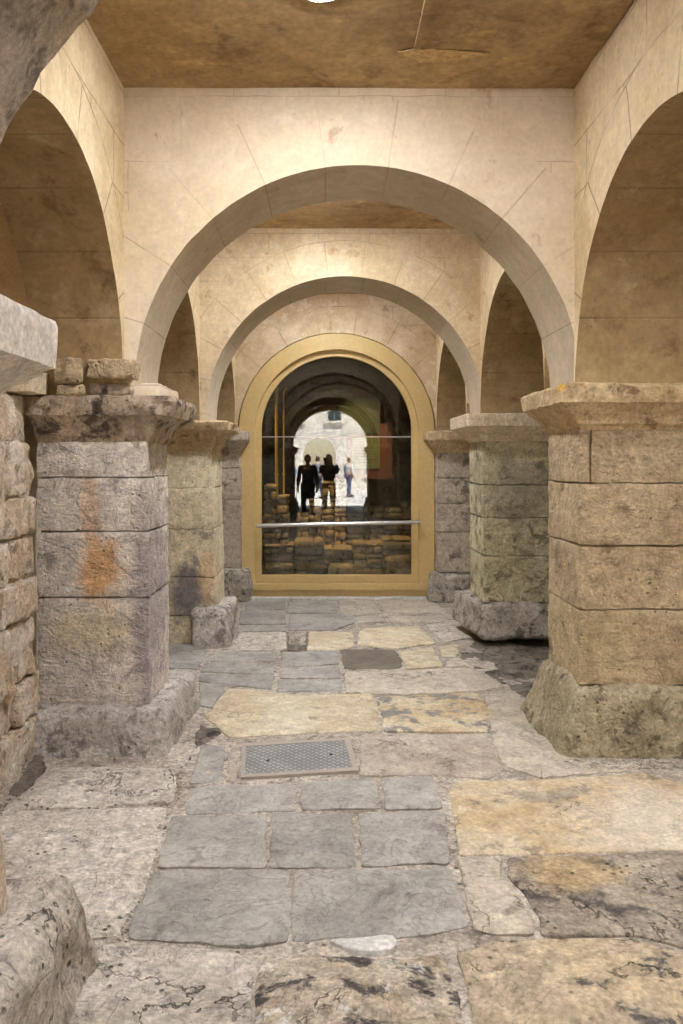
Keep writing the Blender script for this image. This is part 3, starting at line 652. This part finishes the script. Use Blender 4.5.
# metal access cover
fr4 = [inv(242, 744), inv(350, 738), inv(358, 771), inv(241, 778)]
cv4 = [inv(246, 747), inv(344.5, 741), inv(352.5, 768), inv(245, 775)]
zc_ = zz(-285)
root = empty('access_cover', Vector((sum(p[0] for p in cv4) / 4 * U, sum(p[1] for p in cv4) / 4 * YM, zc_)))
tag(root, 'grey metal tread-plate access cover set in the floor', 'manhole cover')
def quadslab(q, z0, z1, hole=None):
    mb = MB(); v = [Vector((x * U, y * YM, z)) for z in (z0, z1) for x, y in q]
    if not hole: mb.add(v, [(0, 1, 2, 3), (4, 5, 6, 7)] + [(i, (i + 1) % 4, 4 + (i + 1) % 4, 4 + i) for i in range(4)])
    else:
        h = [Vector((x * U, y * YM, z)) for z in (z0, z1) for x, y in hole]; v += h
        f = []
        for i in range(4):
            j = (i + 1) % 4; f += [(i, j, 4 + j, 4 + i), (8 + i, 8 + j, 12 + j, 12 + i), (4 + i, 4 + j, 12 + j, 12 + i), (i, j, 8 + j, 8 + i)]
        mb.add(v, f)
    return mb
reparent(quadslab(cv4, zc_ - .02, zc_ + .002).build('plate', m_tread, smooth=False), root)
m_fr = simple('worn_metal_rim', (166, 156, 144), .8, .0)
reparent(quadslab(fr4, zc_ - .02, zc_ + .004, [(a[0] * .985 + root.location.x / U * .015, a[1] * .985 + root.location.y / YM * .015) if 0 else a for a in cv4]).build('rim', m_fr, smooth=False), root)
for (px, py) in ((268, 761), (331, 755)):
    x, y = inv(px, py); c = P(x, y, -285) + Vector((0, 0, .0025)); mb = MB()
    tube(mb, [c, c + Vector((0, 0, .002))], .010, 14); reparent(mb.build('lifting_hole', m_black), root)
ms = MB()
for q in [(226, 735, 365, 741), (240, 777, 362, 781)]: pass

# ------------------------------------------------------------------ glazed arch at the end
win = empty('window_1', P(26, 2.235, -305)); win['kind'] = 'structure'
CX, CZ = 26, 64
def arch_band(R0, R1, y0, y1, zb0, zb1, mat, name, nseg=56, cx=CX):
    """closed arch-shaped frame between two outlines (outer R1 down to zb1, inner R0 down to zb0)"""
    def outline(R, zb): return [(cx + R, zb)] + [(cx + R * math.cos(PI * i / nseg), CZ + R * math.sin(PI * i / nseg)) for i in range(nseg + 1)] + [(cx - R, zb)]
    a = outline(R0, zb0); b = outline(R1, zb1); n = len(a); mb = MB()
    vs = [P(x, y, z) for y in (y0, y1) for o in (a, b) for x, z in o]; fs = []
    for i in range(n):
        j = (i + 1) % n
        fs += [(i, j, n + j, n + i), (2 * n + i, 2 * n + j, 3 * n + j, 3 * n + i), (i, j, 2 * n + j, 2 * n + i), (n + i, n + j, 3 * n + j, 3 * n + i)]
    mb.add(vs, fs); o = mb.build(name, mat, angle=30)
    bv = o.modifiers.new('bevel', 'BEVEL'); bv.width = .004; bv.segments = 2; bv.limit_method = 'ANGLE'; bv.angle_limit = math.radians(40)
    reparent(o, win); return o
arch_band(183, 219, 2.235, 2.262, -284, -306, m_frame, 'frame')
arch_band(169, 184, 2.252, 2.27, -259, -286, m_frame, 'inner_frame')
def arch_plate(R, y0, y1, zb, zt, name, mat):
    nseg = 48; mb = MB(); pts = []
    if zt is None: pts = [(CX - R, zb), (CX + R, zb)] + [(CX + R * math.cos(PI * i / nseg), CZ + R * math.sin(PI * i / nseg)) for i in range(nseg + 1)]
    else: pts = [(CX - R, zb), (CX + R, zb), (CX + R, zt), (CX - R, zt)]
    n = len(pts); mb.add([P(x, y, z) for y in (y0, y1) for x, z in pts], [tuple(range(n)), tuple(range(n, 2 * n))] + [(i, (i + 1) % n, n + (i + 1) % n, n + i) for i in range(n)])
    o = mb.build(name, mat, smooth=False); reparent(o, win); return o
arch_plate(171, 2.258, 2.2605, -262, 51.4, 'lower_pane', m_glass)
arch_plate(171, 2.258, 2.2605, 53, None, 'upper_pane', m_glass)
mb = MB(); ubox(mb, CX - 170, CX + 170, 2.2575, 2.261, 51.4, 53); reparent(mb.build('glazing_joint', m_steel, smooth=False), win)
rl_ = empty('hand_rail', P(30, 2.22, -142)); tag(rl_, 'brushed steel bar fixed across the glazed arch', 'rail')
mb = MB(); tube(mb, [P(-151, 2.222, -146), P(211, 2.222, -138)], 4.6 * U, 20); reparent(mb.build('bar', m_steel), rl_)
for x, z in ((-147, -146), (207, -138)):
    mb = MB(); tube(mb, [P(x, 2.222, z), P(x, 2.236, z)], 3.4 * U, 14); reparent(mb.build('bracket', m_steel), rl_)
# sill
mb = MB(); hexrock(mb, ub(-168, 220, 2.225, 2.24, -290, -276), .006, 0, 1, .05); reparent(mb.build('sill', m_frame), win)
# pale mortar strip along the foot of the frame
mb = MB(); hexrock(mb, ub(-165, 225, 2.20, 2.235, -312, -304), .01, .006, 8, .02, 3); mb.build('mortar_strip', SL['W'], floor)
# stone blocking between frame and opening
# ------------------------------------------------------------------ excavation chamber beyond the glass
m_dark = stone('dark_chamber_stone', (92, 84, 74), (70, 64, 56), (48, 44, 40), 3, 8, (.5, .64), .3, .8, .015)
m_ruin = stone('ruin_stone', (168, 150, 122), (138, 122, 98), (90, 80, 66), 4, 9, (.52, .64), .4, .9, .015, white=((196, 178, 140), .4))
slab('wall_chamber_back', m_dark, AX0, AX1, 3.3, 3.36, -400, CEIL)
slab('wall_chamber_left', m_dark, -360, -330, 2.38, 3.3, -400, CEIL)
slab('wall_chamber_right', m_dark, 380, 410, 2.38, 3.3, -400, CEIL)
def ruin(x0, x1, y0, y1, z0, tops, seed, label):
    rnd = random.Random(seed); mb = MB(); n = len(tops)
    for i, zt in enumerate(tops):
        xa = x0 + (x1 - x0) * i / n; xb = x0 + (x1 - x0) * (i + 1) / n; z = z0
        while z < zt - 6:
            h = min(rnd.uniform(11, 24), zt - z); cut = rnd.uniform(.25, .75)
            spl = rnd.random() < .6
            for (a, b) in (((xa, xa + (xb - xa) * cut), (xa + (xb - xa) * cut, xb)) if spl else ((xa, xb),)):
                cn = [c + Vector((rnd.uniform(-.01, .01), rnd.uniform(-.02, .01), rnd.uniform(-.006, .006))) for c in ub(a + .6, b - .6, y0 + rnd.uniform(-.01, .01), y1, z + .5, z + h - .5)]
                hexrock(mb, cn, .035, .012, 6, .025, rnd.random() * 50)
            z += h
    return tag(mb.build('ruined_wall', m_ruin), label, 'ruin')
ruin(-150, 215, 2.46, 2.58, -320, [-208, -198, -218, -205, -194], 4, 'low ruined stone wall just behind the foot of the glass')
ruin(-185, -92, 2.5, 2.62, -320, [-150, -62, -88, -120][:3], 6, 'tall ruined stone stack at the left behind the glass')
ruin(-80, 60, 2.78, 2.92, -320, [-150, -110, -60, -52], 8, 'stepped ruined stone stack in the middle behind the glass')
ruin(60, 330, 2.86, 3.0, -320, [-150, -130, -136, -120, -128], 9, 'broad ruined stone wall deep at the right behind the glass')
for i, (x, y, z, sx, sz, lb) in enumerate(((180, 2.42, -250, 30, 20, 'rounded grey boulder at the right behind the glass'), (40, 2.42, -262, 34, 10, 'flat yellow stone lying low in the middle behind the glass'), (-20, 2.42, -266, 26, 12, 'dark rounded stone low behind the glass'))):
    mb = MB(); hexrock(mb, ub(x - sx, x + sx, y - .02, y + .03, z - sz * 2.4, z + sz), .08, .02, 5, .02, 60 + i); tag(mb.build('boulder', m_ruin if i != 2 else m_dark), lb, 'boulder')
for x, y, r, lb in ((-127, 2.62, 4.2, 'thick ochre pipe standing behind the glass'), (-108, 2.62, 2.2, 'thin ochre pipe standing behind the glass')):
    mb = MB(); tube(mb, [P(x, y, -330), P(x, y, 180), P(x + (3 if r > 3 else 8), y, 190)], r * U, 14)
    for z in (-40, 110): tube(mb, [P(x, y, z), P(x, y, z + 6)], (r + 1.4) * U, 14)
    tag(mb.build('pipe', m_pipe), lb, 'pipe')
# information board
bd = empty('information_board', P(120, 2.74, -60)); tag(bd, 'red-brown and green information board behind the glass', 'sign')
m_red = simple('red_brown_board', (84, 44, 34), .6); m_grn = simple('pale_green_board', (92, 100, 72), .6); m_dgr = simple('deep_green_board', (44, 58, 38), .6); m_ink = simple('dark_ink', (60, 70, 44), .7)
mb = MB(); ubox(mb, 58, 184, 2.74, 2.748, -52, 100); reparent(mb.build('panel', m_red, smooth=False), bd)
mb = MB(); ubox(mb, 74, 150, 2.736, 2.74, -24, 66); reparent(mb.build('text_panel', m_grn, smooth=False), bd)
mb = MB(); ubox(mb, 40, 150, 2.736, 2.74, 72, 176); reparent(mb.build('upper_panel', m_dgr, smooth=False), bd)
rnd = random.Random(5)
for panel, n_, x_, z_, dz_, xm_ in (('text_panel', 9, 80, 56, 8, 118), ('upper_panel', 5, 58, 150, 12, 128)):
    pn = [c for c in bd.children if c.name.startswith(panel)][0]
    for r_ in range(n_):
        mb = MB(); x = x_; z = z_ - r_ * dz_
        while x < xm_ + rnd.uniform(-6, 10): w_ = rnd.uniform(3, 10); ubox(mb, x, x + w_, 2.7348, 2.736, z, z + 2.2); x += w_ + 2
        t_ = mb.build('text_line', m_ink, smooth=False); t_.parent = pn
mb = MB(); tube(mb, [P(120, 2.752, -330), P(120, 2.752, 150)], .02, 10); reparent(mb.build('post', m_black), bd)

# ------------------------------------------------------------------ lamps
def lathe(prof, n=40):
    mb = MB(); m = len(prof)
    for r, z in prof:
        for k in range(n): mb.v.append((r * math.cos(2 * PI * k / n), r * math.sin(2 * PI * k / n), z))
    for i in range(m - 1):
        for k in range(n): mb.f.append((i * n + k, i * n + (k + 1) % n, (i + 1) * n + (k + 1) % n, (i + 1) * n + k))
    mb.f.append(tuple(range(n))); mb.f.append(tuple((m - 1) * n + k for k in range(n))); return mb
def lamp(x, y, label, group=None, first=[None], s=1):
    root = empty('ceiling_light', P(x, y, CEIL)); tag(root, label, 'light')
    if first[0] is None:
        h = lathe([(.105, .005), (.105, -.018), (.10, -.022), (.088, -.022)]).build('housing', m_white)
        d = lathe([(.088, -.020), (.086, -.026), (.07, -.031), (.04, -.034), (.002, -.035)]).build('diffuser', m_lamp)
        first[0] = (h, d); h.parent = root; d.parent = root
    else:
        for o in first[0]: c = o.copy(); C.objects.link(c); c.parent = root
    L = bpy.data.lights.new('downlight_bulb', 'SPOT'); L.energy = 26; L.color = (.97, .97, 1); L.spot_size = math.radians(118); L.spot_blend = 1; L.shadow_soft_size = .06
    o = bpy.data.objects.new('bulb', L); C.objects.link(o); o.parent = root; o.location = (0, 0, -.05)
lamp(-3, .78, 'round ceiling light glaring at the top edge above the nearest bay')
lamp(0, 1.40, 'round ceiling light of the middle bay, hidden above the front arch')
lamp(5, 1.99, 'round ceiling light of the far bay before the glazed arch')
lamp(10, .12, 'round ceiling light over the photographer')
lamp(-500, .05, 'added ceiling light out of view, brightening the left aisle')  # unseen lamp, added to light the left aisle
lamp(520, .6, 'round ceiling light over the right aisle')
# warm spotlights in the chamber
def spot(x, y, z, tx, ty, tz, e, label, size=.06, ang=70, col=(1, .62, .24)):
    root = empty('spotlight', P(x, y, z)); tag(root, label, 'light')
    d = (P(tx, ty, tz) - P(x, y, z)); q = d.to_track_quat('-Z', 'Y')
    h = lathe([(.03, .14), (.045, .12), (.05, .0), (.054, -.02), (.046, -.02), (.04, .03)], 20).build('housing', m_black)
    h.parent = root; h.rotation_euler = q.to_euler()
    L = bpy.data.lights.new('spot_bulb', 'SPOT'); L.energy = e; L.color = col; L.spot_size = math.radians(ang); L.spot_blend = .5; L.shadow_soft_size = size
    o = bpy.data.objects.new('bulb', L); C.objects.link(o); o.parent = root; o.location = d.normalized() * .03; o.rotation_euler = q.to_euler()
spot(-60, 2.44, 300, 60, 2.5, -230, 60, 'black spotlight aimed at the ruins behind the glass', ang=60)
spot(180, 2.5, 300, 10, 2.8, -120, 50, 'black spotlight aimed at the stepped stack behind the glass', ang=50)
spot(-300, 2.5, 250, -130, 2.62, 0, 14, 'black spotlight aimed at the pipes behind the glass', ang=50)

# ------------------------------------------------------------------ street behind the camera (seen in the glass)
m_pave = stone('pale_street_paving', (206, 200, 192), (190, 184, 176), (166, 160, 154), 1, 3, (.55, .7), .1, .4, .01)
m_facade = stone('pale_facade_stone', (216, 208, 196), (198, 190, 180), (164, 156, 148), .8, 2, (.58, .74), .1, .3, .01)
m_win = simple('dark_window_glass', (50, 56, 62), .1, 0, .6)
slab('street_paving', m_pave, -3600, 3600, -7.2, -1.53, -340, -300)
bld = empty('building', P(0, -6.0, -300)); tag(bld, 'pale stone building with an archway and tall windows across the street', 'building')
o = archwall('wall', m_facade, 'x', -60 * U, zz(60), 170 * U, -1700 * U, 1700 * U, zz(-300), zz(1500), -6.0 * YM, -5.9 * YM)
del o['kind']; reparent(o, bld)
for i in range(8):
    for lv in range(3):
        x = -1500 + i * 400
        if lv == 0 and -400 < x < 300: continue
        z = -150 + lv * 560
        mb = MB(); ubox(mb, x - 85, x + 85, -5.9, -5.885, z - 15, z + 310); ubox(mb, x - 100, x + 100, -5.9, -5.86, z - 30, z - 15)
        w_ = mb.build('window', m_facade, smooth=False); reparent(w_, bld)
        mb = MB(); ubox(mb, x - 68, x - 3, -5.885, -5.882, z, z + 145); ubox(mb, x + 3, x + 68, -5.885, -5.882, z, z + 145); ubox(mb, x - 68, x - 3, -5.885, -5.882, z + 150, z + 295); ubox(mb, x + 3, x + 68, -5.885, -5.882, z + 150, z + 295)
        p_ = mb.build('pane', m_win, smooth=False); p_.parent = w_
mb = MB(); ubox(mb, -1720, 1720, -6.0, -5.82, 1500, 1560); reparent(mb.build('cornice', m_facade, smooth=False), bld)

# ------------------------------------------------------------------ people (seen reflected in the glass)
def skin_mesh(verts, edges, radii, root=0, sub=1):
    me = bpy.data.meshes.new('tmp'); me.from_pydata(verts, edges, []); ob = bpy.data.objects.new('tmp', me); C.objects.link(ob)
    md = ob.modifiers.new('skin', 'SKIN'); md.use_smooth_shade = True
    if not me.skin_vertices: return None
    sv = me.skin_vertices[0].data
    for i, r in enumerate(radii):
        sv[i].radius = (r, r) if not isinstance(r, tuple) else r; sv[i].use_root = (i == root)
    ss = ob.modifiers.new('sub', 'SUBSURF'); ss.levels = ss.render_levels = sub
    dg = bpy.context.evaluated_depsgraph_get(); dg.update()
    m2 = bpy.data.meshes.new_from_object(ob.evaluated_get(dg)); 
    mb = MB(); mb.v = [tuple(v.co) for v in m2.vertices]; mb.f = [tuple(p.vertices) for p in m2.polygons]
    bpy.data.objects.remove(ob); return mb
def person(loc, rot, label, top, legs, arms='down', hair=(60, 44, 32), h=1.62, coat=False, step=0, skinc=(206, 160, 130)):
    k = h / 1.62
    V, E, R = [], [], []
    def a(p, r, par=None):
        V.append(Vector(p) * k); R.append(r * k if not isinstance(r, tuple) else tuple(q * k for q in r)); i = len(V) - 1
        if par is not None: E.append((par, i))
        return i
    pel = a((0, 0, .90), (.14, .10)); sp = a((0, -.005, 1.05), (.12, .09), pel); ch = a((0, 0, 1.22), (.15, .105), sp); nb_ = a((0, -.01, 1.34), .06, ch); nk = a((0, 0, 1.43), .048, nb_)
    leg = {}; arm = {}
    for s in (-1, 1):
        hp = a((s * .09, 0, .84), .085, pel); kn = a((s * .10, .02 + s * step, .47), .056, hp); an = a((s * .105, -.01 + s * step * 1.6, .09), .038, kn); to = a((s * .12, .13 + s * step * 1.6, .035), .032, an)
        leg[s] = (hp, kn, an, to)
        sh = a((s * .175, 0, 1.31), .055, ch)
        if arms == 'phone': el = (s * .20, .12, 1.16); wr = (s * .075, .27, 1.38); dr = Vector((-s * .25, .35, .9)).normalized()
        else: el = (s * .23, -.02, 1.05); wr = (s * .24, .07, .84); dr = Vector((0, .2, -1)).normalized()
        el_ = a(el, .040, sh); wr_ = a(wr, .026, el_); pm = Vector(wr) + dr * .07; pi_ = a(pm, (.036, .02), wr_)
        arm[s] = (sh, el_, wr_)
        sd = Vector((0, 0, 1)).cross(dr) if arms != 'phone' else Vector((1, 0, 0))
        if sd.length < .1: sd = Vector((0, 1, 0))
        sd.normalize(); fw = Vector((0, 1, 0)) if arms == 'phone' else Vector((-s, 0, 0))
        for f_, ln in ((-1.5, .055), (-.5, .068), (.5, .064), (1.5, .05)):
            b0 = pm + sd * f_ * .017 + dr * .02; f1 = a(b0 + dr * .02, .009, pi_); f2 = a(b0 + dr * (.02 + ln * .5) + fw * .01, .008, f1); a(b0 + dr * (.015 + ln * .85) + fw * .03, .007, f2)
        t1 = a(Vector(wr) + dr * .035 + sd * (-s) * .035, .010, wr_); a(Vector(wr) + dr * .07 + sd * (-s) * .055, .009, t1)
    mb = skin_mesh([tuple(v) for v in V], E, R)
    if mb is None: return
    # head with brow, nose, chin and ears
    hb = MB(); n1, n2 = 22, 28
    for i in range(n1 + 1):
        th = PI * i / n1
        for j in range(n2):
            ph = 2 * PI * j / n2; d = Vector((math.sin(th) * math.cos(ph), math.sin(th) * math.sin(ph), math.cos(th)))
            p = Vector((d.x * .074, d.y * .094, d.z * .115))
            if d.z < -.2: p.x *= 1 - .28 * (-d.z - .2); p.y = p.y * (1 - .15 * (-d.z)) + .012 * (-d.z)
            if d.y > 0:
                fx = abs(d.x)
                p.y += .026 * math.exp(-(fx / .13) ** 2 - ((d.z + .22) / .16) ** 2)      # nose
                p.y += .006 * math.exp(-((d.z - .16) / .1) ** 2) * (fx < .7)              # brow
                p.y -= .008 * math.exp(-((fx - .36) / .15) ** 2 - ((d.z - .02) / .1) ** 2)  # eye sockets
                p.y += .006 * math.exp(-(fx / .25) ** 2 - ((d.z + .52) / .07) ** 2)       # lips
                p.y += .008 * math.exp(-(fx / .3) ** 2 - ((d.z + .85) / .12) ** 2)        # chin
            if abs(d.x) > .9: p.x += math.copysign(.014, d.x) * math.exp(-((d.y + .1) / .18) ** 2 - (d.z / .25) ** 2)
            hb.v.append(tuple((p + Vector((0, .015, 1.505))) * k))
    for i in range(n1):
        for j in range(n2): hb.f.append((i * n2 + j, i * n2 + (j + 1) % n2, (i + 1) * n2 + (j + 1) % n2, (i + 1) * n2 + j))
    mb.add(hb.v, hb.f)
    sk = simple('skin_tone', skinc, .5)
    body = mb.build('person', sk, angle=80); body.location = loc; body.rotation_euler = (0, 0, rot); tag(body, label, 'person')
    def cloth(name, ids, grow, col, extra=None, rootid=None):
        mp = {i: q for q, i in enumerate(ids)}; es = [(mp[x], mp[y]) for x, y in E if x in mp and y in mp]
        rr = [tuple(q + grow for q in R[i]) if isinstance(R[i], tuple) else R[i] + grow for i in ids]; vv = [tuple(V[i]) for i in ids]
        if extra: extra(vv, es, rr, mp)
        m_ = skin_mesh(vv, es, rr, mp[rootid if rootid is not None else ids[0]])
        if m_: m_.build(name, simple('cloth_' + name, col, .9, 0, .2), body, angle=80)
    jk = [pel, sp, ch, nb_] + [i for s in (-1, 1) for i in arm[s]]
    def ext(vv, es, rr, mp):
        if coat:
            vv.append((0, 0, .72 * k)); rr.append((.19 * k, .14 * k)); es.append((mp[pel], len(vv) - 1)); vv.append((0, 0, .5 * k)); rr.append((.21 * k, .15 * k)); es.append((len(vv) - 2, len(vv) - 1))
    cloth('coat' if coat else 'jacket', jk, .016, top, ext)
    cloth('trousers', [pel] + [i for s in (-1, 1) for i in leg[s][:3]], .012, legs)
    for s in (-1, 1):
        an, to = V[leg[s][2]], V[leg[s][3]]
        m_ = MB(); hexrock(m_, [Vector((an.x + x * .042 * k, (an.y - .06 * k) if y < 0 else to.y + .06 * k, z)) for z in (0.002, .085 * k) for y in (-1, 1) for x in (-1, 1)], .035, 0, 1, .02); m_.build('shoe', simple('shoe_leather', (40, 34, 30), .5), body)
    hm = MB(); n1, n2 = 10, 24
    for i in range(n1 + 1):
        th = PI * .62 * i / n1
        for j in range(n2):
            ph = 2 * PI * j / n2; d = Vector((math.sin(th) * math.cos(ph), math.sin(th) * math.sin(ph), math.cos(th)))
            lim = 1.0
            if d.y > .25 and d.z < .45: lim = .86
            p = Vector((d.x * .083, d.y * .103, d.z * .125)) * lim; hm.v.append(tuple((p + Vector((0, .006, 1.51))) * k))
    for i in range(n1):
        for j in range(n2): hm.f.append((i * n2 + j, i * n2 + (j + 1) % n2, (i + 1) * n2 + (j + 1) % n2, (i + 1) * n2 + j))
    hm.build('hair', simple('hair', hair, .7), body)
    return body
FZ = zz(-285) + .012
person((.09, -.42, FZ), 0, 'person in a dark jacket holding up a phone behind the camera', (70, 62, 56), (44, 42, 46), 'phone', h=1.60)
person((-.42, -.72, FZ), .1, 'person in a long dark coat standing beside the photographer', (30, 30, 34), (36, 36, 40), h=1.60, coat=True)
person((-1.35, -11.5, zz(-300)), .3, 'person in a bright blue jacket out in the street', (54, 92, 150), (50, 54, 66), h=1.68, step=.08)
person((-.3, -13.6, zz(-300)), 2.6, 'person in a grey top walking in the street', (120, 124, 134), (60, 64, 80), h=1.7, step=.1)
person((1.0, -15.0, zz(-300)), -2.3, 'person in a white top further along the street', (206, 206, 206), (70, 80, 110), h=1.66, step=.1)
# the phone in the photographer's hands
mb = MB(); hexrock(mb, boxc(-.035, .035, -.11, -.102, zz(0) - .09, zz(0) + .055), .004, 0, 1, .01); tag(mb.build('smartphone', m_black), 'black smartphone held up by the photographer', 'phone')

# ------------------------------------------------------------------ daylight outside
w = bpy.data.worlds.new('world'); bpy.context.scene.world = w; w.use_nodes = True; nt = w.node_tree; nt.nodes.clear()
sky = nt.nodes.new('ShaderNodeTexSky'); sky.sky_type = 'NISHITA'; sky.sun_disc = False; sky.sun_elevation = math.radians(50); sky.sun_rotation = math.radians(200)
bg = nt.nodes.new('ShaderNodeBackground'); bg.inputs[1].default_value = .2; ow = nt.nodes.new('ShaderNodeOutputWorld')
nt.links.new(sky.outputs[0], bg.inputs[0]); nt.links.new(bg.outputs[0], ow.inputs[0])
L = bpy.data.lights.new('sun', 'SUN'); L.energy = 15; L.angle = .01; L.color = (1, .96, .94); so = bpy.data.objects.new('sun', L); C.objects.link(so)
so.rotation_euler = Vector((-.35, -.55, -1)).to_track_quat('-Z', 'Y').to_euler()

# ------------------------------------------------------------------ camera
cam = bpy.data.cameras.new('camera'); cam.sensor_fit = 'VERTICAL'; cam.sensor_height = 36; cam.sensor_width = 24
cam.lens = 808 / 1024 * 36; cam.shift_x = (341.5 - 325) / 1024; cam.shift_y = -(512 - 460) / 1024; cam.clip_start = .02
co = bpy.data.objects.new('camera', cam); C.objects.link(co); co.location = P(0, 0, 0); co.rotation_euler = (PI / 2, 0, 0)
sc = bpy.context.scene; sc.camera = co
sc.view_settings.view_transform = 'Standard'; sc.view_settings.look = 'None'; sc.view_settings.gamma = 1; sc.view_settings.use_curve_mapping = False
sc.view_settings.exposure = 2.3
